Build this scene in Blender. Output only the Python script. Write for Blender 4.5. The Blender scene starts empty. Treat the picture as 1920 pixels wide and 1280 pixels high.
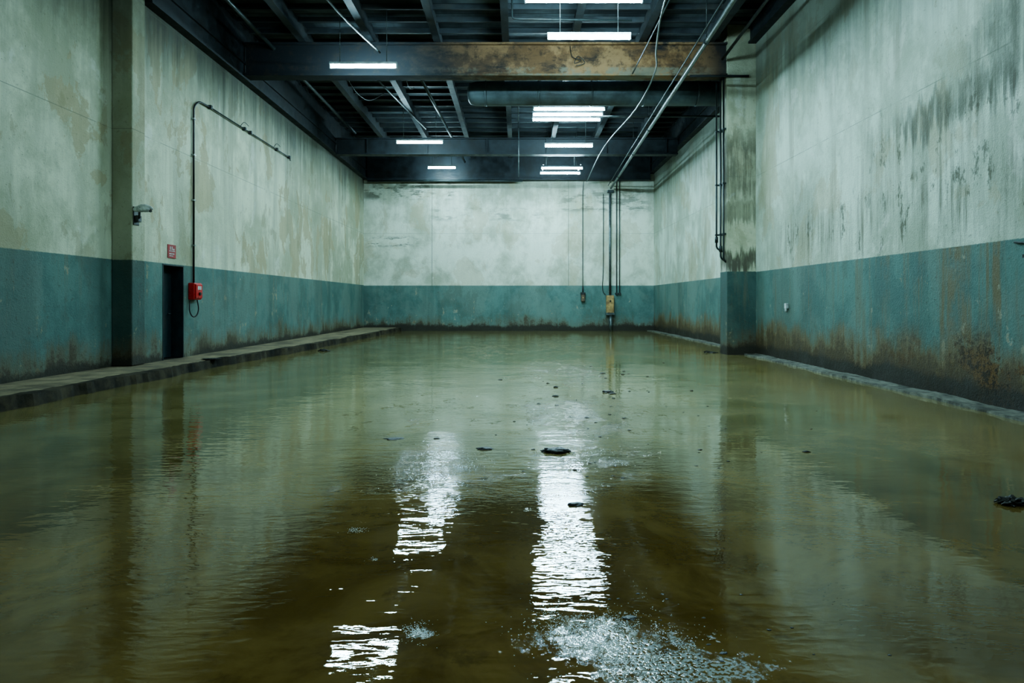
import bpy, bmesh, math, random
from mathutils import Vector, Matrix, noise
random.seed(7)
scene = bpy.context.scene
COL = scene.collection
H = 1.35

# ---------------------------------------------------------------- node helper
class NB:
    def __init__(s, name):
        s.m = bpy.data.materials.new(name); s.m.use_nodes = True
        s.t = s.m.node_tree; s.t.nodes.clear()
        s.out = s.t.nodes.new('ShaderNodeOutputMaterial')
        s.bsdf = s.t.nodes.new('ShaderNodeBsdfPrincipled')
        s.t.links.new(s.bsdf.outputs[0], s.out.inputs[0])
        s.co = s.t.nodes.new('ShaderNodeTexCoord').outputs['Object']
        sp = s.t.nodes.new('ShaderNodeSeparateXYZ'); s.t.links.new(s.co, sp.inputs[0])
        s.X, s.Y, s.Z = sp.outputs
    def set(s, inp, v):
        if isinstance(v, bpy.types.NodeSocket): s.t.links.new(v, inp)
        else:
            if isinstance(v, (tuple, list)) and len(v) == 3 and inp.type == 'RGBA': v = (*v, 1)
            inp.default_value = v
    def scale(s, v3, vec=None, loc=(0, 0, 0)):
        n = s.t.nodes.new('ShaderNodeMapping'); s.t.links.new(vec or s.co, n.inputs[0])
        n.inputs['Scale'].default_value = v3; n.inputs['Location'].default_value = loc; return n.outputs[0]
    def noise(s, scale, detail=5, rough=.6, vec=None, dist=0):
        n = s.t.nodes.new('ShaderNodeTexNoise'); s.t.links.new(vec or s.co, n.inputs['Vector'])
        n.inputs['Scale'].default_value = scale; n.inputs['Detail'].default_value = detail
        n.inputs['Roughness'].default_value = rough; n.inputs['Distortion'].default_value = dist
        return n.outputs[0]
    def math(s, op, a, b=0.0, c=None):
        n = s.t.nodes.new('ShaderNodeMath'); n.operation = op
        s.set(n.inputs[0], a); s.set(n.inputs[1], b)
        if c is not None: s.set(n.inputs[2], c)
        return n.outputs[0]
    def step(s, v, a, b, o0=0.0, o1=1.0):
        n = s.t.nodes.new('ShaderNodeMapRange'); n.interpolation_type = 'SMOOTHSTEP'
        s.set(n.inputs[0], v)
        if a > b: a, b, o0, o1 = b, a, o1, o0
        n.inputs[1].default_value = a; n.inputs[2].default_value = b
        n.inputs[3].default_value = o0; n.inputs[4].default_value = o1
        return n.outputs[0]
    def mix(s, f, a, b, mode='MIX'):
        n = s.t.nodes.new('ShaderNodeMix'); n.data_type = 'RGBA'; n.blend_type = mode
        s.set(n.inputs[0], f); s.set(n.inputs[6], a); s.set(n.inputs[7], b)
        return n.outputs[2]
    def mul(s, *a):
        r = a[0]
        for x in a[1:]: r = s.math('MULTIPLY', r, x)
        return r
    def add(s, *a):
        r = a[0]
        for x in a[1:]: r = s.math('ADD', r, x)
        return r
    def cen(s, v, k): return s.mul(s.math('SUBTRACT', v, .5), k)
    def bump(s, h, strength=.5, dist=.01, nrm=None):
        n = s.t.nodes.new('ShaderNodeBump'); n.inputs['Strength'].default_value = strength
        n.inputs['Distance'].default_value = dist; s.t.links.new(h, n.inputs['Height'])
        if nrm: s.t.links.new(nrm, n.inputs['Normal'])
        return n.outputs[0]
    def fin(s, col, rough=.7, metal=0.0, nrm=None, spec=None):
        s.set(s.bsdf.inputs['Base Color'], col); s.set(s.bsdf.inputs['Roughness'], rough)
        s.set(s.bsdf.inputs['Metallic'], metal)
        if spec is not None: s.set(s.bsdf.inputs['Specular IOR Level'], spec)
        if nrm: s.t.links.new(nrm, s.bsdf.inputs['Normal'])
        return s.m

def wall_mat(name, paint_h=2.12, bands=(), streak=.5, hband=None, blobs=(), tint=(1, 1, 1), rust=.6, topshade=.7, dark=1.0, ochre=.6, seed=0.0, drips=None, pd=1.0, patch=.5, seams=(), long_=0.0):
    b = NB(name)
    L = (seed, seed*1.7, 0)
    n1 = b.noise(.38, 6, .55, vec=b.scale((1, 1, 1), loc=L))
    n1b = b.noise(1.25, 8, .68, dist=.2, vec=b.scale((1, 1, .8), loc=L))
    n1c = b.noise(.55, 10, .64, dist=.35, vec=b.scale((1, 1, .7), loc=(3.3, 8.1, seed)))
    n1d = b.noise(.9, 10, .70, dist=.2, vec=b.scale((1, 1, .6), loc=(7.3, 1.1, seed)))
    vs = b.noise(1.0, 7, .6, vec=b.scale((.9, .9, .09), loc=L))
    vf = b.noise(1.0, 7, .70, vec=b.scale((4.6, 4.6, .30), loc=L))
    vx = b.noise(1.0, 6, .72, vec=b.scale((12, 12, .6), loc=L))
    fine = b.noise(15, 6, .78)
    spk = b.noise(45, 3, .6)
    A = tuple(c*t*dark for c, t in zip((.43, .45, .345), tint)); B = tuple(c*t*dark for c, t in zip((.73, .77, .655), tint))
    col = b.mix(b.step(b.add(b.mul(n1, .5), b.mul(n1b, .5)), .40, .58), A, B)
    col = b.mix(b.mul(b.step(n1c, .55, .57), patch), col, tuple(c*dark for c in (.46, .37, .21)))
    col = b.mix(b.mul(b.step(n1d, .58, .61), patch*.7), col, tuple(c*dark for c in (.35, .29, .17)))
    col = b.mix(b.mul(b.step(n1c, .40, .37), .4), col, tuple(c*dark for c in (.80, .84, .76)))
    col = b.mix(b.mul(b.step(vs, .48, .62), b.step(n1b, .35, .55), streak*.7), col, tuple(c*dark for c in (.26, .26, .19)))
    col = b.mix(b.mul(b.step(vf, .52, .70), b.step(n1, .42, .6), streak*.5), col, (.22, .20, .14))
    if long_:
        ld = b.noise(1.0, 7, .66, vec=b.scale((1.9, 1.9, .10), loc=(2, 9, 0)))
        col = b.mix(b.mul(b.step(ld, .52, .66), b.step(n1b, .36, .56), long_), col, (.23, .19, .115))
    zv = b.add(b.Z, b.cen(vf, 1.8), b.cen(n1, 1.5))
    col = b.mix(b.mul(b.step(zv, 5.0, 7.3), topshade), col, (.045, .05, .04))  # paints shade under the roof, with grime streaks, into the upper wall colour
    for (z0, z1, st, ylo, yhi) in bands:
        yy = b.mul(b.step(b.Y, yhi, yhi-2.0), b.step(b.Y, ylo, ylo+.8), st)
        m = b.mul(b.step(b.add(b.Z, b.cen(vf, 2.6), b.cen(vx, .9)), z0, z0+(z1-z0)*.9), b.step(b.add(b.Z, b.cen(n1b, 1.2)), z1+.45, z1-.15), b.step(b.add(b.mul(vf, .6), b.mul(vx, .4)), .43, .62), b.step(n1b, .34, .56), yy)
        col = b.mix(b.mul(m, .85), col, (.165, .14, .09))
        blot = b.mul(b.step(b.noise(1.0, 7, .74, vec=b.scale((4.0, 4.0, 1.7), loc=(z0, 0, 0))), .57, .63), b.step(b.Z, z0-.2, z0+.3), b.step(b.Z, z1+.5, z1), yy)
        col = b.mix(b.mul(blot, .85), col, (.12, .105, .068))
    for (cy, cz, ry, rz, st) in blobs:
        dy = b.mul(b.math('SUBTRACT', b.Y, cy), 1/ry); dz = b.mul(b.math('SUBTRACT', b.add(b.Z, b.cen(vf, 1.8)), cz), 1/rz)
        rr = b.add(b.mul(dy, dy), b.mul(dz, dz), b.cen(n1b, 2.2))
        col = b.mix(b.mul(b.step(rr, 1.1, .2), b.step(b.add(b.mul(vf, .5), b.mul(n1b, .5)), .34, .54), st), col, (.095, .085, .058))
    if hband:
        hn = b.noise(1.0, 8, .72, vec=b.scale((.9, .9, 3.2)))
        for (z0, z1, x0, x1, st) in hband:
            m = b.mul(b.step(hn, .49, .58), b.step(b.Z, z0-.15, z0+.1), b.step(b.Z, z1+.15, z1-.1), b.step(b.X, x0-.3, x0+.3), b.step(b.X, x1+.5, x1-.3), st)
            col = b.mix(m, col, (.085, .085, .06))
    fz = b.math('FRACT', b.mul(b.add(b.Z, .35), 1/2.45))
    col = b.mix(b.mul(b.math('LESS_THAN', fz, .006), b.step(n1b, .38, .52), .5), col, (.14, .14, .11))
    for sx in seams:
        col = b.mix(b.mul(b.math('LESS_THAN', b.math('ABSOLUTE', b.math('SUBTRACT', b.X, sx)), .018), .6), col, (.14, .14, .11))
    col = b.mix(b.mul(b.step(fine, .60, .66), .55), col, (.17, .15, .10))
    if paint_h:
        t0 = b.mix(b.step(n1b, .38, .62), tuple(c*pd for c in (.086, .158, .141)), tuple(c*pd for c in (.148, .238, .212)))
        t0 = b.mix(b.mul(b.step(n1c, .48, .56), .5), t0, tuple(c*pd for c in (.190, .250, .212)))
        t0 = b.mix(b.mul(b.step(n1d, .56, .60), .4), t0, tuple(c*pd for c in (.11, .145, .115)))
        t0 = b.mix(b.mul(b.step(vs, .5, .64), .4), t0, (.065, .10, .083))
        t0 = b.mix(b.mul(b.step(vf, .54, .68), b.step(n1, .38, .54), rust*.8), t0, (.18, .155, .095))
        if drips:
            t0 = b.mix(b.mul(b.step(b.noise(1.0, 7, .68, vec=b.scale((3.2, 3.2, .20), loc=(5, 5, 5))), .49, .62), b.step(n1b, .34, .54), b.step(b.Y, drips[1], drips[0]), .9), t0, (.20, .15, .080))
        t0 = b.mix(b.mul(b.step(fine, .58, .66), .6), t0, (.07, .06, .04))
        edge = b.add(b.Z, b.cen(fine, .03))
        pm = b.step(edge, paint_h+.008, paint_h-.008)
        chip = b.step(b.add(b.mul(b.noise(3.0, 9, .74), .8), b.cen(vf, .5), b.mul(b.Z, -.02)), .49, .51, 1, 0)
        pm2 = b.mul(pm, chip)
        col = b.mix(b.mul(b.math('SUBTRACT', pm, pm2), .75), col, (.20, .165, .095))
        col = b.mix(pm2, col, t0)
    zf = b.add(b.Z, b.cen(n1b, 1.6), b.cen(vf, 1.0), b.cen(vx, .4))
    oc = (.19, .118, .045) if drips else (.17, .122, .060)
    k0 = .95 if drips else .80
    col = b.mix(b.mul(b.step(zf, k0, k0-.55), ochre), col, oc)
    col = b.mix(b.mul(b.step(b.add(zf, b.cen(fine, .9)), k0-.36, k0-.62), .8), col, (.080, .058, .030))
    if drips:
        pt = b.mul(b.step(b.noise(1.1, 9, .72, vec=b.scale((1, 1, 1.2), loc=(1, 4, 2))), .50, .54), b.step(b.Z, 1.15, .6), b.step(b.Y, 13, 8))
        col = b.mix(b.mul(pt, .9), col, (.18, .095, .028))
        col = b.mix(b.mul(pt, b.step(fine, .46, .54), .9), col, (.016, .014, .011))
    zt = b.add(b.Z, b.cen(n1b, .5), b.cen(n1, .3), b.cen(fine, .2))
    col = b.mix(b.mul(b.step(zt, .34, .20), .85), col, (.034, .030, .022))
    h = b.add(b.mul(fine, .5), b.mul(spk, .25), b.mul(n1b, .8))
    return b.fin(col, b.step(n1b, .3, .7, .55, .85), 0, b.bump(h, .8, .04), .35)

def plain(name, c, rough=.5, metal=0.0, var=.35, ns=8, dirt=(.04, .035, .025), dm=.4, bump=.25, bd=.004):
    b = NB(name)
    n = b.noise(ns, 6, .65); n2 = b.noise(ns*.3, 6, .65)
    col = b.mix(b.step(n, .3, .7), tuple(x*(1-var) for x in c), tuple(min(1, x*(1+var)) for x in c))
    col = b.mix(b.mul(b.step(n2, .48, .65), dm), col, dirt)
    return b.fin(col, b.step(n, .3, .7, max(.05, rough-.12), min(1, rough+.12)), metal, b.bump(n, bump, bd))

def emit(name, c, st):
    b = NB(name)
    b.fin((.9, .9, .9), .4)
    b.set(b.bsdf.inputs['Emission Color'], c); b.bsdf.inputs['Emission Strength'].default_value = st
    return b.m

# ---------------------------------------------------------------- geometry helper
def link(me, name, mat=None, parent=None, smooth=False):
    o = bpy.data.objects.new(name, me); COL.objects.link(o)
    if mat: me.materials.append(mat)
    if parent: o.parent = parent
    if smooth:
        for p in me.polygons: p.use_smooth = True
    return o
def finish(bm, name, mat, parent=None, bevel=0, smooth=False):
    bmesh.ops.recalc_face_normals(bm, faces=bm.faces[:])
    me = bpy.data.meshes.new(name); bm.to_mesh(me); bm.free()
    o = link(me, name, mat, parent, smooth)
    if bevel:
        m = o.modifiers.new('Bevel', 'BEVEL'); m.width = bevel; m.segments = 2; m.limit_method = 'ANGLE'
    return o
def bbox(bm, x0, x1, y0, y1, z0, z1):
    v = [bm.verts.new(p) for p in [(x0,y0,z0),(x1,y0,z0),(x1,y1,z0),(x0,y1,z0),(x0,y0,z1),(x1,y0,z1),(x1,y1,z1),(x0,y1,z1)]]
    for f in [(0,3,2,1),(4,5,6,7),(0,1,5,4),(1,2,6,5),(2,3,7,6),(3,0,4,7)]:
        bm.faces.new([v[i] for i in f])
    return v
def box(name, b, mat, parent=None, bevel=0):
    bm = bmesh.new()
    for q in (b if isinstance(b, list) else [b]): bbox(bm, *q)
    return finish(bm, name, mat, parent, bevel)
def sweep(bm, pts, r, n=10, cap=True):
    pts = [Vector(p) for p in pts]
    rs = r if isinstance(r, (list, tuple)) else [r]*len(pts)
    t = (pts[1]-pts[0]).normalized()
    up = Vector((0,0,1)) if abs(t.z) < .9 else Vector((1,0,0))
    u = t.cross(up).normalized(); rings = []
    for i, p in enumerate(pts):
        if i == 0: tt = (pts[1]-pts[0])
        elif i == len(pts)-1: tt = pts[-1]-pts[-2]
        else: tt = (pts[i+1]-p).normalized()+(p-pts[i-1]).normalized()
        tt.normalize()
        u = (u - tt*u.dot(tt)).normalized(); w = tt.cross(u)
        rings.append([bm.verts.new(p+(u*math.cos(a)+w*math.sin(a))*rs[i]) for a in [2*math.pi*k/n for k in range(n)]])
    for a, b2 in zip(rings, rings[1:]):
        for k in range(n): bm.faces.new([a[k], a[(k+1)%n], b2[(k+1)%n], b2[k]])
    if cap:
        bm.faces.new(rings[0][::-1]); bm.faces.new(rings[-1])
def rounded(pts, rad=.12, seg=5):
    pts = [Vector(p) for p in pts]; out = [pts[0]]
    for a, p, c in zip(pts, pts[1:], pts[2:]):
        d1 = (a-p); d2 = (c-p); r = min(rad, d1.length*.45, d2.length*.45)
        q0 = p+d1.normalized()*r; q1 = p+d2.normalized()*r
        for k in range(seg+1):
            s = k/seg; out.append(q0*(1-s)**2+p*2*s*(1-s)+q1*s*s)
    out.append(pts[-1]); return out
def smoothpath(pts, seg=6):
    pts = [Vector(p) for p in pts]; P = [pts[0]]+pts+[pts[-1]]; out = []
    for i in range(1, len(P)-2):
        for k in range(seg):
            t = k/seg; a, b, c, d = P[i-1:i+3]
            out.append(.5*((2*b)+(c-a)*t+(2*a-5*b+4*c-d)*t*t+(3*b-a-3*c+d)*t**3))
    out.append(pts[-1]); return out
def tube(name, pts, r, mat, parent=None, n=10):
    bm = bmesh.new(); sweep(bm, pts, r, n); o = finish(bm, name, mat, parent)
    for p in o.data.polygons: p.use_smooth = len(p.vertices) == 4
    return o
def tag(o, label, cat, group=None, kind=None):
    o['label'] = label; o['category'] = cat
    if group: o['group'] = group
    if kind: o['kind'] = kind
    return o
def struct(o, label=None):
    o['kind'] = 'structure'
    if label: o['label'] = label
    return o
def empty(name, loc):
    o = bpy.data.objects.new(name, None); o.location = loc; COL.objects.link(o); o.empty_display_size = .1
    return o
def adopt(parent, *kids):
    for k in kids:
        k.parent = parent; k.matrix_parent_inverse = Matrix.Translation(-parent.location)

# ---------------------------------------------------------------- materials
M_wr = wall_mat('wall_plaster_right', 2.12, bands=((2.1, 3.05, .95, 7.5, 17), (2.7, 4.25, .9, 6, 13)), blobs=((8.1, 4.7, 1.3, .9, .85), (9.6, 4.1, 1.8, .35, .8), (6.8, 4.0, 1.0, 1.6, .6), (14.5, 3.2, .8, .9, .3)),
                streak=.3, tint=(.93, .99, .99), rust=.85, seed=2.0, ochre=.85, drips=(8, 16), topshade=.75, patch=.35, long_=.45)
M_wl = wall_mat('wall_plaster_left', 2.14, streak=.6, tint=(1, .98, .88), rust=.5, topshade=.94, seed=5.5, ochre=.65, patch=.65, long_=.25)
M_wb = wall_mat('wall_plaster_back', 2.12, hband=((4.0, 4.35, -7.2, -4.9, 1), (5.2, 5.7, -4, 1, .5), (5.6, 6.6, 2.0, 6, .6), (6.2, 7.0, -7.2, -3, .8)), streak=.15, rust=.1, topshade=.5, seed=9.0, ochre=.4, patch=.3, seams=(-4.0, 2.4))
M_col = wall_mat('column_concrete', 2.13, bands=(), blobs=((17.5, 2.45, 2, .3, .95), (17.5, 4.8, 2, 1.1, .9), (17.5, 3.6, 2, .3, .7)), streak=.5, tint=(.97, .93, .80), rust=.6, dark=.82, seed=1.0, pd=.6, topshade=.5)
M_cc = plain('walk_concrete', (.27, .205, .12), .75, var=.4, ns=4, dirt=(.08, .06, .035), dm=.7, bump=.6, bd=.02)
M_curb = plain('curb_concrete', (.050, .040, .025), .85, var=.7, ns=3, dirt=(.010, .009, .007), dm=.85, bump=.8, bd=.03)
M_curb.node_tree.nodes['Principled BSDF'].inputs['Specular IOR Level'].default_value = .2
M_ledge = plain('ledge_concrete', (.17, .165, .13), .7, var=.6, ns=9, dirt=(.035, .03, .02), dm=.9, bump=.9, bd=.02)
M_steel = plain('dark_steel', (.014, .019, .023), .6, .2, dm=.6, var=.5, ns=4, dirt=(.008, .007, .005))
M_joist = plain('joist_steel', (.018, .024, .028), .65, .1, var=.5, ns=4)
M_pipe = plain('grey_conduit', (.13, .155, .155), .4, .6, dm=.5)
M_dpipe = plain('dark_conduit', (.03, .04, .04), .45, .4)
M_duct = plain('duct_metal', (.085, .112, .125), .5, .3, ns=2, dm=.5)
M_white = plain('white_enamel', (.5, .54, .53), .4, dm=.2)
M_grey = plain('grey_metal', (.33, .36, .36), .35, .7)
M_silver = plain('silver_paint', (.62, .66, .66), .3, .2, dm=.1)
M_red = plain('red_plastic', (.55, .012, .012), .35, var=.15, dm=.15)
M_dred = plain('sign_red', (.33, .02, .02), .5, dm=.15)
M_blk = plain('black_rubber', (.012, .013, .014), .45)
M_orange = plain('rusty_box', (.42, .27, .11), .55, dm=.5, dirt=(.12, .05, .02))
M_brown = plain('brown_bakelite', (.12, .075, .045), .5)
M_door = plain('door_steel', (.016, .030, .036), .5, .2)
M_rock = plain('wet_rubble', (.022, .02, .015), .55, ns=20, bump=.9, bd=.01)
M_tube = emit('tube_glow', (.55, .88, 1.0, 1), 385)

b = NB('girder_rust')
n = b.noise(.9, 8, .74, vec=b.scale((.5, 1, 1.6))); nf = b.noise(4, 9, .76)
rx = b.mul(b.step(b.add(b.X, b.cen(n, 4)), -3.0, 1.6), b.step(b.X, 5.6, 3.8))
col = b.mix(b.mul(rx, b.step(n, .34, .54)), (.010, .013, .016), (.155, .085, .038))
col = b.mix(b.mul(rx, b.step(b.noise(1.1, 8, .7), .48, .60), .8), col, (.31, .185, .090))
col = b.mix(b.mul(b.step(nf, .52, .62), .6), col, (.030, .023, .017))
col = b.mix(b.mul(b.step(b.Z, 7.40, 7.34), rx, b.step(b.noise(2, 6, .7), .42, .55), .8), col, (.19, .18, .135))
M_gird = b.fin(col, .8, 0, b.bump(nf, .6, .015), .3)

b = NB('roof_deck')
f = b.math('FRACT', b.mul(b.Y, 1/.28)); gap = b.math('LESS_THAN', f, .09)
idv = b.math('FLOOR', b.mul(b.Y, 1/.28))
cx = b.t.nodes.new('ShaderNodeCombineXYZ'); b.set(cx.inputs[0], b.mul(b.X, .5)); b.set(cx.inputs[1], b.mul(idv, 7.3))
pn = b.noise(1.0, 5, .6, vec=cx.outputs[0]); gr = b.noise(3, 6, .7, vec=b.scale((.6, 8, 1)))
col = b.mix(b.step(pn, .38, .62), (.012, .017, .021), (.085, .108, .120))
col = b.mix(b.mul(b.step(gr, .45, .65), .6), col, (.020, .023, .025))
col = b.mix(gap, col, (.003, .003, .003))
M_deck = b.fin(col, .8, 0, b.bump(gr, .4, .01), .3)

b = NB('muddy_water')
big = b.noise(.32, 5, .55, dist=.8); mid = b.noise(1.3, 8, .66, dist=.6); silt = b.noise(55, 4, .75)
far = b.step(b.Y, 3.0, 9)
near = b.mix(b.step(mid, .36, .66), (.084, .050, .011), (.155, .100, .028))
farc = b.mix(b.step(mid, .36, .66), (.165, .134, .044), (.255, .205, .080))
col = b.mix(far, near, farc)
col = b.mix(b.mul(b.step(b.noise(2.6, 9, .7), .57, .66), .45), col, (.05, .032, .010))
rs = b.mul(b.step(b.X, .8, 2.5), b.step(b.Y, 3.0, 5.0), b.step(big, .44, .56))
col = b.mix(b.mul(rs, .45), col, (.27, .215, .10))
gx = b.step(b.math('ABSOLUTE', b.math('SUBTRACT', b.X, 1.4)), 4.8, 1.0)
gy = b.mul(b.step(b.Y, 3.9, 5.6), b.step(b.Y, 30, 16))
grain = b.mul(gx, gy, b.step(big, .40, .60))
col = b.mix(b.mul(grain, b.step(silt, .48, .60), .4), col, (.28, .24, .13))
fall = None
for (cx_, cy_, rx_, ry_, k) in ((.36, 2.72, .42, .28, 1.4), (.6, 2.50, .42, .22, 1.4), (-.39, 2.79, .09, .07, 1.3), (-.62, 5.4, 1.0, 1.3, .70), (.55, 5.9, 1.0, 1.2, .70), (.72, 8.4, 1.2, 2.8, .80), (.9, 13.5, 1.6, 4.5, .75), (-.9, 20, 1.8, 6.5, .75), (1.4, 22, 1.9, 7.5, .75), (-1.2, 8.6, 1.3, 2.5, .45), (2.5, 11, 1.8, 4, .35)):
    dx = b.mul(b.math('SUBTRACT', b.X, cx_), 1/rx_); dy = b.mul(b.math('SUBTRACT', b.Y, cy_), 1/ry_)
    m = b.math('MULTIPLY', b.step(b.math('SQRT', b.add(b.mul(dx, dx), b.mul(dy, dy))), 1.25, .0), k)
    fall = m if fall is None else b.math('MAXIMUM', fall, m)
brk = b.add(b.mul(b.noise(3.2, 9, .80, vec=b.scale((1, .55, 1))), .7), b.mul(b.noise(20, 4, .7), .3))
foam_glint = b.mul(b.step(b.add(brk, b.mul(fall, .15)), .605, .645), b.step(fall, .02, .2))
cell = b.noise(1.0, 1.5, .5, vec=b.scale((62, 62, 1)))
nearm = b.step(b.Y, 4.5, 3.5)
col = b.mix(b.mul(foam_glint, b.step(cell, .44, .54), b.add(.08, b.mul(nearm, .37))), col, (.62, .72, .72))  # pale surface glitter painted into the water colour, together with near foam
w1 = b.noise(1.0, 2, .5, vec=b.scale((.9, 1.7, 1)), dist=.3)
w2 = b.noise(1.0, 1.6, .45, vec=b.scale((5.0, 12, 1)), dist=.4)
w2b = b.noise(1.0, 1.5, .5, vec=b.scale((13, 30, 1)), dist=.4)
w3 = b.noise(1.0, 3, .6, vec=b.scale((26, 40, 1)))
calm = b.step(b.noise(.45, 3, .5), .40, .60)
left = b.step(b.X, .5, -2.5)
rt = b.step(b.X, 1.6, 3.0, 1, .35)
n1 = b.bump(w1, 1.0, .0045)
n2 = b.bump(b.mul(w2, rt, b.add(.28, b.mul(calm, .40), b.mul(left, .08))), 1.0, .0040, n1)
n2b = b.bump(b.mul(w2b, rt, b.step(b.noise(.8, 3, .6), .40, .62)), 1.0, .0013, n2)
n3 = b.bump(b.mul(w3, b.add(.06, grain)), 1.0, .0020, n2b)
n4 = b.bump(b.mul(cell, foam_glint), 1.0, .0024, n3)
rough = b.add(.012, b.mul(grain, .03), b.mul(foam_glint, .015))
M_water = b.fin(col, rough, 0, n4, .5)
b.bsdf.inputs['IOR'].default_value = 1.38

b = NB('foam_bubble')
M_foam = b.fin((.92, .97, .97), .05, 0, None, 1.0)

# ---------------------------------------------------------------- room shell
YB, YF, ZT = 32.0, -4.0, 8.45
struct(box('floor', (-8, 7, YF, YB, -.35, -.15), M_cc), 'submerged concrete floor')
dY0, dY1, dZ = 13.85, 14.72, 2.13
XL = -7.2
LW = 'stained plaster wall with teal painted dado'
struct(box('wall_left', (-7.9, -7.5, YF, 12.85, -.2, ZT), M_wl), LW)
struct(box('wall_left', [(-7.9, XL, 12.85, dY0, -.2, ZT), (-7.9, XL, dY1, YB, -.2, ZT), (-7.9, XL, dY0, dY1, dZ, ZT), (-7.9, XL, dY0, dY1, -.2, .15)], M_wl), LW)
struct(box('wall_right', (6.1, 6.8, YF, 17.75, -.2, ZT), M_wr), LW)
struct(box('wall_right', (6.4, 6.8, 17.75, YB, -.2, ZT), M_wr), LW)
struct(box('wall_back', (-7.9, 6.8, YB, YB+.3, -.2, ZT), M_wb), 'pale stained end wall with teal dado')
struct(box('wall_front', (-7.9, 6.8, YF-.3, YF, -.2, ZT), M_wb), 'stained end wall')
struct(box('ceiling', (-7.9, 6.8, YF, YB, ZT, ZT+.1), M_deck), 'dark plank roof deck')

def column(x0, x1, y0, y1, z0, label):
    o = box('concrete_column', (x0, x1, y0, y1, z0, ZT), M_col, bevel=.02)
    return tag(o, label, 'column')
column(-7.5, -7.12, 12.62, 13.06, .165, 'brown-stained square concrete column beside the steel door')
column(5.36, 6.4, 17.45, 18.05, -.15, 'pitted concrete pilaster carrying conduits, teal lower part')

d = empty('door_1', (-7.3, (dY0+dY1)/2, .16)); struct(d, 'dark steel door in recessed opening')
fr = box('door_frame', [(-7.50, -7.19, dY0, dY0+.03, .16, dZ), (-7.50, -7.19, dY1-.03, dY1, .16, dZ), (-7.50, -7.19, dY0+.03, dY1-.03, dZ-.03, dZ)], M_door, bevel=.004)
lf = box('door_leaf', (-7.50, -7.45, dY0+.03, dY1-.03, .17, dZ-.03), M_door, bevel=.004)
hd = tube('door_handle', rounded([(-7.45, dY1-.14, 1.1), (-7.40, dY1-.14, 1.1), (-7.40, dY1-.26, 1.1)], .03), .012, M_dpipe)
adopt(d, fr, lf, hd)

def edgeX(y):
    P = [(-4, -6.5), (8.4, -6.36), (14.2, -6.22), (19.4, -5.85), (31.99, -5.42)]
    for (a, xa), (c, xc) in zip(P, P[1:]):
        if y <= c: return xa+(xc-xa)*(y-a)/(c-a)
    return P[-1][1]
def strip(name, fl, fr_, zt, zb, y0, y1, mat, parent=None, dy=.12, jit=.02, top=.004):
    bm = bmesh.new(); rows = []
    ys = [y0+(y1-y0)*i/int((y1-y0)/dy) for i in range(int((y1-y0)/dy)+1)]
    NX = 6
    for y in ys:
        a, c = fl(y), fr_(y); r = []
        j = noise.noise((y*1.1, 3.1, a))*jit+noise.noise((y*5, 1.1, a))*jit*.4
        for k in range(NX+1):
            x = a+(c-a)*k/NX + j*(k/NX)
            r.append(bm.verts.new((x, y, zt+noise.noise((x*3, y*1.0, 0))*top+noise.noise((x*11, y*9, 0))*top*.4)))
        r.append(bm.verts.new((c+j+.01+abs(jit)*.3*(1 if c > a else -1), y, zb)))
        rows.append(r)
    for p, q in zip(rows, rows[1:]):
        for k in range(len(p)-1): bm.faces.new([p[k], p[k+1], q[k+1], q[k]])
    return finish(bm, name, mat, parent)
wk = empty('walkway', (-6.8, 14, 0)); tag(wk, 'raised grimy concrete walkway with broken curb along wall', 'walkway')
s0 = strip('walkway_slab', lambda y: -7.5, lambda y: edgeX(y)-.16, .16, 0.0, YF+.01, 12.84, M_cc, jit=.0, top=.003)
s1 = strip('walkway_slab', lambda y: -7.2, lambda y: edgeX(y)-.16, .16, 0.0, 12.84, YB-.01, M_cc, jit=.0, top=.003)
s2 = strip('curb', lambda y: edgeX(y)-.16, edgeX, .158, -.15, YF+.01, YB-.01, M_curb, jit=.13, top=.03, dy=.10)
adopt(wk, s0, s1, s2)
lg = strip('ledge', lambda y: 6.098, lambda y: 5.72+.008*(y-7), .035, -.15, YF+.01, 17.44, M_ledge, jit=.08, top=.028, dy=.07)
tag(lg, 'low crumbling grey concrete ledge at wall base', 'ledge', 'wall base ledges')
lg = strip('ledge', lambda y: 6.398, lambda y: 6.1, .03, -.15, 18.06, YB-.01, M_ledge, jit=.05, top=.02, dy=.08)
tag(lg, 'low crumbling grey concrete ledge at wall base', 'ledge', 'wall base ledges')

bm = bmesh.new()
P = [(-7.1, YF), (6.09, YF), (6.09, 17.44), (5.35, 17.44), (5.35, 18.06), (6.39, 18.06), (6.39, YB-.01), (-7.1, YB-.01)]
bm.faces.new([bm.verts.new((x, y, 0)) for x, y in P])
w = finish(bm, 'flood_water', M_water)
if w.data.polygons[0].normal.z < 0: w.data.flip_normals()
tag(w, 'shallow muddy brown flood water covering the floor', 'water', kind='stuff')

# ---------------------------------------------------------------- roof structure
def girder(y, x0, x1, z0, z1, mat, label, stiff=True):
    hw = .2; tf = .05
    root = empty('roof_girder', ((x0+x1)/2, y, z0)); tag(root, label, 'girder', 'roof girders')
    kids = [box('bottom_flange', (x0, x1, y-hw, y+hw, z0, z0+tf), mat), box('top_flange', (x0, x1, y-hw, y+hw, z1-tf, z1), mat), box('web', (x0, x1, y-.1, y+.1, z0+tf, z1-tf), mat)]
    if stiff:
        x = x0+1.2
        while x < x1-.4:
            kids.append(box('stiffener', (x-.02, x+.02, y-.18, y-.1, z0+tf, z1-tf), mat)); x += 2.3
    adopt(root, *kids); return root
girder(17.62, XL+.23, 5.36, 7.13, 7.98, M_gird, 'deep roof girder with dull orange-brown rust across the web', False)
girder(26.4, XL+.23, 6.17, 7.02, 7.66, M_steel, 'dark steel roof girder')
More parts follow.
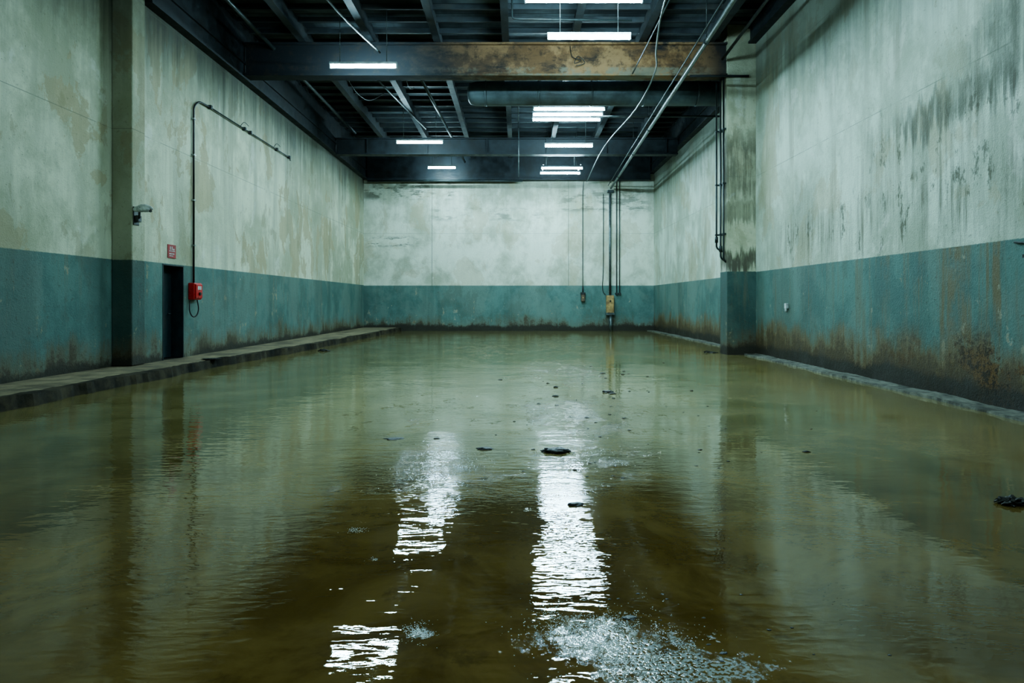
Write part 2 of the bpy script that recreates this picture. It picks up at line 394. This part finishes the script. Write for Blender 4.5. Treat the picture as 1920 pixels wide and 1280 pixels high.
girder(31.75, XL+.23, 6.17, 7.0, 8.44, M_steel, 'dark steel roof girder against end wall', False)
for x0, x1, y0, y1, z in ((XL, XL+.22, 13.06, YB, 7.08), (6.18, 6.4, 18.05, YB, 7.35), (5.9, 6.1, YF, 17.45, 7.95), (-7.5, -7.28, YF, 12.6, 7.3)):
    o = box('wall_plate_beam', [(x0, x1, y0, y1, z, z+.05), (x0+.05, x1-.05, y0, y1, z+.05, ZT-.05), (x0, x1, y0, y1, z+.38, z+.42), (x0, x1, y0, y1, ZT-.05, ZT)], M_steel)
    tag(o, 'dark steel beam running along the top of the wall', 'beam', 'wall plate beams')
for x in [-5.5, -3.75, -2.05, -.3, 1.45, 3.2, 4.95]:
    o = box('ceiling_joist', [(x-.09, x+.09, YF, 31.5, 8.0, 8.03), (x-.03, x+.03, YF, 31.5, 8.03, ZT)], M_joist)
    tag(o, 'dark steel roof joist', 'joist', 'roof joists')
y = 9.0
while y < 31.3:
    o = box('cross_batten', (XL+.23, 5.85 if y < 17.7 else 6.15, y-.03, y+.03, 8.33, ZT), M_joist)
    tag(o, 'thin dark roof batten', 'batten', 'roof battens'); y += .73

dc = empty('air_duct', (2.1, 19.4, 7.2)); tag(dc, 'round dusty metal ventilation duct hung below roof', 'duct')
DY, DZ = 19.45, 7.28
bm = bmesh.new()
sweep(bm, [(-1.42, DY, DZ), (-1.40, DY, DZ), (-1.33, DY, DZ), (-1.2, DY, DZ), (-1.0, DY, DZ), (1, DY, DZ), (3, DY, DZ), (6.15, DY, DZ)], [.06, .20, .30, .33, .34, .34, .34, .34], 32)
kids = [finish(bm, 'duct_body', M_duct, smooth=True)]
for x in (-.9, .6, 2.1, 3.6, 5.1):
    kids.append(tube('duct_band', [(x-.03, DY, DZ), (x+.03, DY, DZ)], .352, M_duct, n=32))
    kids.append(tube('hanging_rod', [(x, DY, DZ+.3), (x, DY, ZT)], .012, M_dpipe, n=6))
adopt(dc, *kids)

# ---------------------------------------------------------------- lamps
def fixture(x, y, z, w, n=1, sp=.7, top=ZT, name='fluorescent_light', label='hanging fluorescent batten with one glowing tube', grp='hanging fluorescent lights', r=.030, spread=.0):
    root = empty(name, (x, y, z+.1)); tag(root, label, 'light', grp)
    kids = []
    for i in range(n):
        yy = y-(n-1)*sp/2+i*sp
        bm = bmesh.new()
        prof = [(-.045, .055), (-.03, .11), (.03, .11), (.045, .055)]
        L = w/2+.03
        a = [bm.verts.new((x-L, yy+p, z+q)) for p, q in prof]; c = [bm.verts.new((x+L, yy+p, z+q)) for p, q in prof]
        for k in range(4): bm.faces.new([a[k], a[(k+1)%4], c[(k+1)%4], c[k]])
        bm.faces.new(a); bm.faces.new(c[::-1])
        kids.append(finish(bm, 'housing', M_white if n == 1 else M_duct))
        kids.append(tube('tube', [(x-w/2, yy, z), (x+w/2, yy, z)], r, M_tube, n=10))
        for s in (-1, 1):
            kids.append(box('lamp_holder', (x+s*(w/2+.015)-.014, x+s*(w/2+.015)+.014, yy-.03, yy+.03, z-.035, z+.06), M_white, bevel=.004))
    if n > 1:
        ya, yb = y-(n-1)*sp/2, y+(n-1)*sp/2
        for s in (-1, 1):
            kids.append(box('support_rail', (x+s*w*.46-.025, x+s*w*.46+.025, ya-.2, yb+.2, z+.11, z+.15), M_steel))
    for s in (-1, 1):
        for yy in ([y] if n == 1 else [y-(n-1)*sp/2, y+(n-1)*sp/2]):
            kids.append(tube('hanging_rod', [(x+s*w*.36, yy, z+.11), (x+s*(w*.36+spread), yy, top)], .009, M_pipe, n=6))
    adopt(root, *kids)
fixture(-3.70, 16.4, 7.0, 1.56)
fixture(-3.46, 24.2, 7.0, 1.60)
fixture(-3.35, 30.3, 7.30, 1.2)
fixture(1.47, 14.0, 6.76, 1.65)
fixture(1.82, 24.15, 6.86, 1.65)
PL = 'suspended fluorescent light with parallel glowing tubes'
fixture(1.55, 21.0, 7.1, 2.1, 3, .60, label=PL, r=.022, spread=.15)
fixture(1.82, 28.4, 6.80, 1.65, 2, 1.1, label='suspended twin-tube fluorescent light', r=.028)
fixture(1.27, 12.4, 7.1, 2.2, 3, .66, label=PL, r=.026, spread=.25)
fixture(1.6, 4.0, 7.0, 1.6)  # unseen fixture, added out of frame to light the near walls
fixture(-3.8, -2.5, 7.0, 1.6)  # unseen fixture, added behind the camera to brighten the left column and wall

# ---------------------------------------------------------------- overhead pipes
def pipe(name, pts, r, mat, label, cat='pipe', n=10):
    return tag(tube(name, pts, r, mat, n=n), label, cat)
mp = empty('overhead_pipe', (4.0, 22, 6.8)); tag(mp, 'long grey pipe slung under the roof towards end wall', 'pipe')
def mpz(y): return 6.90-(y-12.5)*.013
k1 = tube('pipe_run', [(3.85, 1, 7.0), (3.98, 12.55, 6.90), (4.35, 31.7, 6.64)], .05, M_pipe, n=14)
k2 = tube('cable', [(3.72, 1, 7.12), (3.85, 12.55, 7.0), (4.22, 31.7, 6.76)], .018, M_dpipe, n=8)
kk = []
for y in (11, 14.5, 21.5, 24.8, 29):
    x = 3.98+(y-12.55)*.0192; z = mpz(y)
    kk.append(tube('pipe_clamp', [(x, y-.03, z), (x, y+.03, z)], .066, M_dpipe, n=14))
    kk.append(tube('hanging_rod', [(x, y, z+.06), (x, y, ZT)], .01, M_dpipe, n=6))
adopt(mp, k1, k2, *kk)
pipe('electrical_conduit', smoothpath([(2.72, 10, 7.15), (2.77, 12.8, 7.0), (3.05, 15, 6.9), (3.35, 16.6, 6.95), (3.3, 19, 6.72), (3.1, 24.5, 6.90), (3.2, 31.5, 6.9)]), .02, M_pipe, 'thin wavy grey conduit crossing under the girders')
pipe('electrical_conduit', [(3.3, 10.5, 7.9), (2.9, 17.2, 7.1)], .018, M_dpipe, 'thin straight dark conduit under the roof')
pipe('electrical_conduit', smoothpath([(-4.1, 10, 7.6), (-3.78, 13.5, 7.35), (-3.3, 16.4, 7.34)]), .024, M_dpipe, 'thin dark conduit feeding a hanging light')
pipe('electrical_conduit', [(-4.45, 18.0, 7.97), (-3.5, 26.1, 7.97)], .03, M_dpipe, 'dark conduit under roof joists')
pipe('electrical_conduit', [(-2.9, 18.0, 7.92), (-2.4, 31.2, 7.75)], .05, M_dpipe, 'dark pipe under roof joists')
pipe('electrical_conduit', [(-6.3, 9.0, 7.9), (-6.2, 26.1, 7.8)], .05, M_dpipe, 'dark pipe beside the wall plate under roof')
pipe('electrical_conduit', [(5.0, 9.0, 7.6), (5.2, 17.3, 7.5)], .035, M_dpipe, 'dark conduit running under roof beside wall')
pipe('electrical_conduit', rounded([(-.12, 15.5, ZT), (-.12, 15.5, 7.78), (2.6, 15.5, 7.74)], .08), .022, M_dpipe, 'dark conduit dropping from roof then running across')
pipe('electrical_conduit', [(.05, 26.0, ZT), (.05, 26.0, 6.1)], .018, M_pipe, 'thin vertical rod hanging from roof')
pipe('electrical_conduit', [(.03, 20.3, ZT), (.03, 20.3, 6.75)], .016, M_pipe, 'thin vertical rod hanging from roof')
pipe('electrical_conduit', [(-6.9, 31.45, 6.93), (0.25, 31.45, 6.93)], .05, M_dpipe, 'dark horizontal pipe under end girder')
pipe('cable_rail', [(2.2, 20.6, 6.95), (6.3, 20.6, 6.95)], .03, M_dpipe, 'thin rail below the ventilation duct')
pipe('loose_wire', smoothpath([(1.35, 17.48, 7.9), (1.4, 17.40, 7.6), (1.62, 17.38, 7.5), (1.45, 17.36, 7.42), (1.55, 17.36, 7.6), (1.72, 17.4, 7.44), (1.5, 17.38, 7.36)]), .010, M_blk, 'loose black wire dangling in front of rusty girder', 'wire', 6)
pipe('loose_wire', smoothpath([(-5.0, 19, 8.44), (-4.9, 20, 7.75), (-4.7, 21.5, 7.7), (-4.4, 23, 8.44)]), .012, M_blk, 'slack black wire looped below roof', 'wire', 6)
pipe('loose_wire', smoothpath([(-3.3, 18.5, 8.44), (-3.2, 19.8, 7.7), (-3.25, 21, 7.9), (-3.4, 22.5, 8.44)]), .012, M_blk, 'slack black wire looped below roof', 'wire', 6)

lc = empty('wall_conduit', (-7.15, 15.1, 1.8)); tag(lc, 'black conduit rising from red call box then running along wall', 'pipe')
a = tube('conduit_riser', rounded([(-7.16, 15.1, 1.77), (-7.16, 15.1, 5.68), (-7.16, 15.35, 5.86), (-7.16, 15.9, 5.88)], .15), .022, M_blk)
c = tube('conduit_run', rounded([(-7.15, 15.9, 5.88), (-7.15, 21.4, 5.88), (-7.15, 21.5, 5.80)], .05), .016, M_dpipe)
cl = []
for y in (15.9, 17.9, 18.3, 20.3, 21.4): cl.append(box('conduit_clip', (-7.2, -7.11, y-.04, y+.04, 5.84, 5.93), M_dpipe, bevel=.008))
for y in (17.6, 20.0): cl.append(tube('wire_tail', smoothpath([(-7.14, y, 5.88), (-7.1, y+.15, 6.02), (-7.08, y+.4, 5.98)]), .008, M_blk, n=6))
for z in (2.6, 3.6, 4.6, 5.4): cl.append(box('conduit_clip', (-7.2, -7.125, 15.06, 15.14, z-.015, z+.015), M_grey))
adopt(lc, a, c, *cl)
cb = empty('call_box', (-7.2, 15.1, 1.4)); tag(cb, 'red wall-mounted fire alarm call box with hanging cable', 'alarm box')
kids = [box('housing', (-7.2, -7.06, 14.92, 15.28, 1.40, 1.77), M_red, bevel=.02),
        box('cover', (-7.06, -7.03, 14.95, 15.25, 1.43, 1.74), M_red, bevel=.012),
        box('label_plate', (-7.03, -7.025, 15.02, 15.18, 1.62, 1.70), M_white),
        tube('button', [(-7.03, 15.1, 1.53), (-7.0, 15.1, 1.53)], .035, M_blk, n=16),
        tube('cable', smoothpath([(-7.1, 15.14, 1.40), (-7.08, 15.16, 1.2), (-7.09, 15.1, 1.06), (-7.12, 14.98, 1.03), (-7.15, 14.9, 1.15), (-7.16, 14.92, 1.38)]), .014, M_blk, n=8)]
adopt(cb, *kids)
sg = empty('safety_sign', (-7.2, 14.2, 2.27)); tag(sg, 'small red safety sign with white markings', 'sign')
kids = [box('sign_plate', (-7.2, -7.185, 14.04, 14.37, 2.26, 2.54), M_dred, bevel=.003)]
kids.append(box('marking', [(-7.186, -7.182, 14.09, 14.32, 2.40, 2.415), (-7.186, -7.182, 14.12, 14.15, 2.43, 2.50), (-7.186, -7.182, 14.19, 14.22, 2.43, 2.50), (-7.186, -7.182, 14.25, 14.30, 2.43, 2.46), (-7.186, -7.182, 14.09, 14.30, 2.34, 2.36), (-7.186, -7.182, 14.10, 14.25, 2.30, 2.315)], M_white))
adopt(sg, *kids)
sc = empty('security_camera', (-7.12, 12.84, 3.0)); tag(sc, 'silver surveillance camera on dark bracket bolted to column', 'camera')
bm = bmesh.new(); sweep(bm, [(-7.10, 12.66, 3.06), (-7.06, 12.65, 3.07), (-6.90, 12.62, 3.07), (-6.80, 12.60, 3.055), (-6.77, 12.595, 3.05)], [.04, .055, .06, .05, .03], 16)
body = finish(bm, 'camera_body', M_silver, smooth=True)
bm = bmesh.new()
sweep(bm, [(-7.04, 12.65, 3.10), (-6.95, 12.63, 3.115), (-6.86, 12.61, 3.11), (-6.78, 12.6, 3.09), (-6.72, 12.59, 3.06)], [.03, .045, .045, .035, .012], 12)
shade = finish(bm, 'sun_shield', M_silver, smooth=True)
kids = [body, shade,
        tube('lens', [(-6.78, 12.597, 3.03), (-6.755, 12.592, 3.028)], .025, M_blk, n=16),
        box('mount_plate', (-7.12, -7.10, 12.64, 12.82, 2.78, 3.12), M_blk, bevel=.005),
        tube('bracket_arm', rounded([(-7.10, 12.70, 2.92), (-7.02, 12.68, 2.90), (-7.0, 12.65, 3.02)], .04), .02, M_blk, n=8),
        box('junction_box', (-7.10, -7.03, 12.66, 12.78, 2.84, 2.96), M_blk, bevel=.01)]
adopt(sc, *kids)

for i, (x, y, zb) in enumerate(((5.21, 17.86, 2.75), (5.27, 17.70, 2.5), (5.30, 17.55, 2.45))):
    o = empty('vertical_conduit', (x, y, zb)); tag(o, 'dark vertical conduit strapped to the concrete pilaster', 'pipe', 'pilaster conduits')
    ks = [tube('conduit_run', rounded([(x, y, 7.12), (x, y, zb), (5.37, y, zb-.08)], .08), .024, M_dpipe)]
    for z in (3.1, 4.4, 5.8): ks.append(box('conduit_strap', (x-.035, 5.37, y-.03, y+.03, z-.02, z+.02), M_dpipe))
    if i < 2: ks.append(tube('coupling', [(x, y, zb+.15), (x, y, zb+.3)], .042, M_dpipe, n=12))
    adopt(o, *ks)
pipe('conduit_bracket', [(4.4, 17.40, 7.105), (5.9, 17.40, 7.105)], .03, M_steel, 'dark steel bracket bar at girder seat')
o = empty('pendant_switch', (3.06, 31.8, 1.75)); tag(o, 'brown pendant control box on long black cable', 'switch')
adopt(o, tube('cable', [(3.06, 31.5, 6.9), (3.06, 31.9, 6.5), (3.06, 31.93, 4), (3.06, 31.9, 2.05)], .016, M_blk, n=8),
      box('switch_housing', (2.98, 3.15, 31.78, 31.99, 1.38, 1.75), M_brown, bevel=.02), box('switch_guard', (2.96, 3.17, 31.76, 31.99, 1.70, 1.80), M_blk, bevel=.01),
      tube('switch_button', [(3.065, 31.78, 1.55), (3.065, 31.75, 1.55)], .03, M_orange, n=12), tube('cable_gland', [(3.06, 31.9, 1.8), (3.06, 31.9, 2.1)], .03, M_blk, n=10))
o = empty('control_box', (4.35, 31.85, .75)); tag(o, 'rusty tan electrical control box on vertical conduit', 'control box')
adopt(o, box('housing', (4.15, 4.50, 31.74, 31.995, .85, 1.66), M_orange, bevel=.02), box('door_panel', (4.19, 4.46, 31.72, 31.74, .98, 1.58), M_orange, bevel=.008),
      box('base_plate', (4.13, 4.52, 31.72, 31.995, .74, .85), M_pipe, bevel=.01), tube('switch_knob', [(4.32, 31.72, 1.4), (4.32, 31.68, 1.4)], .04, M_blk, n=12))
pipe('vertical_conduit', [(4.33, 31.9, 6.44), (4.33, 31.9, 1.67)], .05, M_pipe, 'grey conduit on end wall feeding control box')
pipe('vertical_conduit', [(4.36, 31.86, .73), (4.36, 31.86, -.14)], .085, M_pipe, 'pale pipe stub standing in water below control box')
pipe('black_cable', smoothpath([(4.02, 31.93, 6.4), (4.02, 31.95, 3), (3.98, 31.95, 2.1), (4.03, 31.93, 1.80), (4.13, 31.92, 1.70)]), .016, M_blk, 'thin black cable looping towards the control box', 'cable')
for x in (4.64, 4.78):
    o = empty('vertical_conduit', (x, 31.9, 1.75)); tag(o, 'thin grey conduit on end wall', 'pipe', 'end wall conduits')
    adopt(o, tube('conduit_run', [(x, 31.93, 7.0), (x, 31.93, 1.8)], .022, M_dpipe, n=8), tube('end_fitting', [(x, 31.86, 1.74), (x, 31.999, 1.74)], .06, M_dpipe, n=14))
tag(box('junction_box', [(4.2, 4.5, 31.8, 31.99, 6.45, 6.57)], M_dpipe, bevel=.02), 'dark junction box under the roof on end wall', 'junction box')
o = empty('wall_outlet', (6.08, 15.4, 1.2)); tag(o, 'small white plastic outlet cover on teal wall', 'outlet')
adopt(o, box('cover', (6.04, 6.1, 15.34, 15.46, 1.2, 1.32), M_white, bevel=.012), tube('pipe_tail', [(6.06, 15.4, 1.2), (6.06, 15.4, 1.12)], .025, M_white, n=10))
o = empty('pipe_stub', (6.08, 8.15, 2.0)); tag(o, 'short rusty pipe stub clipped to teal wall', 'pipe')
adopt(o, tube('stub', rounded([(6.08, 8.15, 1.72), (6.08, 8.15, 2.06), (6.08, 8.35, 2.08)], .05), .012, M_dpipe, n=8), box('clip', (6.05, 6.1, 8.12, 8.18, 1.88, 1.92), M_blk))

# ---------------------------------------------------------------- debris
def fx(px, d): return (px-970)/1280*d
def rubble(px, py, wpx, hr=.35, dr=.7, sticks=0, lab='dark wet chunk of debris in shallow water', z=0.0, seed=0, sub=4, jag=1.0):
    d = (H-z)*1280/(py-566); X = fx(px, d); s = wpx/1280*d/2
    bm = bmesh.new(); bmesh.ops.create_icosphere(bm, subdivisions=sub, radius=1)
    for v in bm.verts:
        n0 = noise.noise(v.co*1.3+Vector((seed*3.7, px*.1, 0)))*.45+noise.noise(v.co*3.5+Vector((seed, 0, px)))*.3*jag+noise.noise(v.co*9+Vector((seed, 0, px)))*.12*jag
        v.co = v.co*(1+n0); v.co.x *= s; v.co.y *= s*dr; v.co.z = v.co.z*s*hr
    zmin = -s*hr*.2
    for v in bm.verts:
        if v.co.z < zmin: v.co.z = zmin
    if sticks:
        for i in range(sticks):
            a = random.uniform(2.6, 3.6); L = s*random.uniform(1.1, 1.6)
            sweep(bm, smoothpath([(0, random.uniform(-.3, .3)*s, s*.1), (math.cos(a)*L*.6, math.sin(a)*L*.4, s*.25), (math.cos(a)*L, math.sin(a)*L*.6, s*.1)], 4), s*.05, 6)
    o = finish(bm, 'rubble_chunk', M_rock, smooth=(sub > 3 and jag <= 1)); o.location = (X, d, z)
    tag(o, lab, 'debris', 'rubble in the water'); return o
R = [(1042,847,46,.34),(1078,946,28,.3),(908,841,30,.18),(1139,735,22,.3),(1512,847,13,.4),(1041,743,12,.4),(1042,726,9,.5),(1148,738,14,.3),(740,822,34,.08),(1100,783,9,.4),
     (938,712,9,.3),(1180,1158,26,.12),(1357,1224,14,.2),(1312,843,9,.3),(1010,757,8,.4),(1078,881,8,.5),(820,822,12,.25),(1170,784,8,.4),(1130,700,10,.3)]
for i, (a, c, ww, hr) in enumerate(R): rubble(a, c, ww, hr, seed=i)
rg = random.Random(11)
for i in range(50):
    rubble(rg.gauss(1085, 85), rg.uniform(680, 900), rg.uniform(3, 8), .45, seed=60+i, sub=2, lab='tiny piece of dark grit in shallow water')
for i in range(24):
    rubble(rg.gauss(1320, 100), rg.uniform(1110, 1270), rg.uniform(3, 9), .35, seed=120+i, sub=2, lab='tiny piece of dark grit in shallow water')
for i in range(16):
    rubble(rg.gauss(1400, 120), rg.uniform(760, 900), rg.uniform(3, 6), .35, seed=160+i, sub=2, lab='tiny piece of dark grit in shallow water')
rubble(1904, 944, 52, .42, .8, 7, 'tangled chunk of dark debris with twigs in water', seed=40, jag=2.2)
rubble(608, 658, 18, .4, .8, 4, 'small heap of twigs and debris at the curb', seed=41)
rubble(1334, 661, 24, .16, .8, 2, 'flat broken piece beside the pilaster', seed=42)
rubble(397, 672, 34, .04, .8, 0, 'flat dark piece lying on walkway', z=.18, seed=43)

def bubbles(name, spots, label):
    vs, fs = [], []
    ico = bmesh.new(); bmesh.ops.create_icosphere(ico, subdivisions=1, radius=1)
    iv = [v.co.copy() for v in ico.verts]; jf = [[v.index for v in f.verts] for f in ico.faces]; ico.free()
    for (px, py, wx, wy, cnt, r0, r1) in spots:
        i = 0; tries = 0
        while i < cnt and tries < cnt*12:
            tries += 1
            a = random.gauss(0, .42); c = random.gauss(0, .42)
            x_, y_ = px+a*wx, py+c*wy
            if y_ < 600: continue
            d = H*1280/(y_-566); X = fx(x_, d)
            if noise.noise((X*4.5, d*4.5, 1.3))+.8*noise.noise((X*14, d*14, 5)) < .0 and random.random() < .95: continue
            r = random.uniform(r0, r1)*(.6 if random.random() < .5 else 1)
            base = len(vs)
            vs += [(X+q.x*r, d+q.y*r, q.z*r*.6) for q in iv]; fs += [[base+t for t in f] for f in jf]; i += 1
    me = bpy.data.meshes.new(name); me.from_pydata(vs, [], fs)
    o = link(me, name, M_foam, smooth=True); return tag(o, label, 'foam', kind='stuff')
bubbles('water_foam', [(1130,1195,150,80,2200,.0016,.0036),(1200,1230,180,60,1000,.0014,.0034),(1040,1150,60,36,300,.0014,.003),(790,1186,34,20,400,.0018,.0032),(668,994,22,6,120,.002,.003),(712,1050,24,8,40,.002,.003),
   (820,872,100,26,350,.0018,.004),(1090,858,100,20,300,.0018,.004)], 'white foam and bubbles clustered on muddy water')

# ---------------------------------------------------------------- world + camera
wd = bpy.data.worlds.new('World'); scene.world = wd; wd.use_nodes = True
wd.node_tree.nodes['Background'].inputs[0].default_value = (.02, .03, .035, 1)
cam = bpy.data.cameras.new('Camera'); co = bpy.data.objects.new('Camera', cam); COL.objects.link(co)
co.location = (0, 0, H); co.rotation_euler = (math.radians(90), 0, 0)
cam.lens = 24; cam.sensor_width = 36; cam.shift_x = -10/1920; cam.shift_y = -74/1920; cam.clip_end = 200
scene.camera = co
try:
    scene.view_settings.view_transform = 'AgX'; scene.view_settings.look = 'AgX - Medium High Contrast'
except Exception as e: print(e)
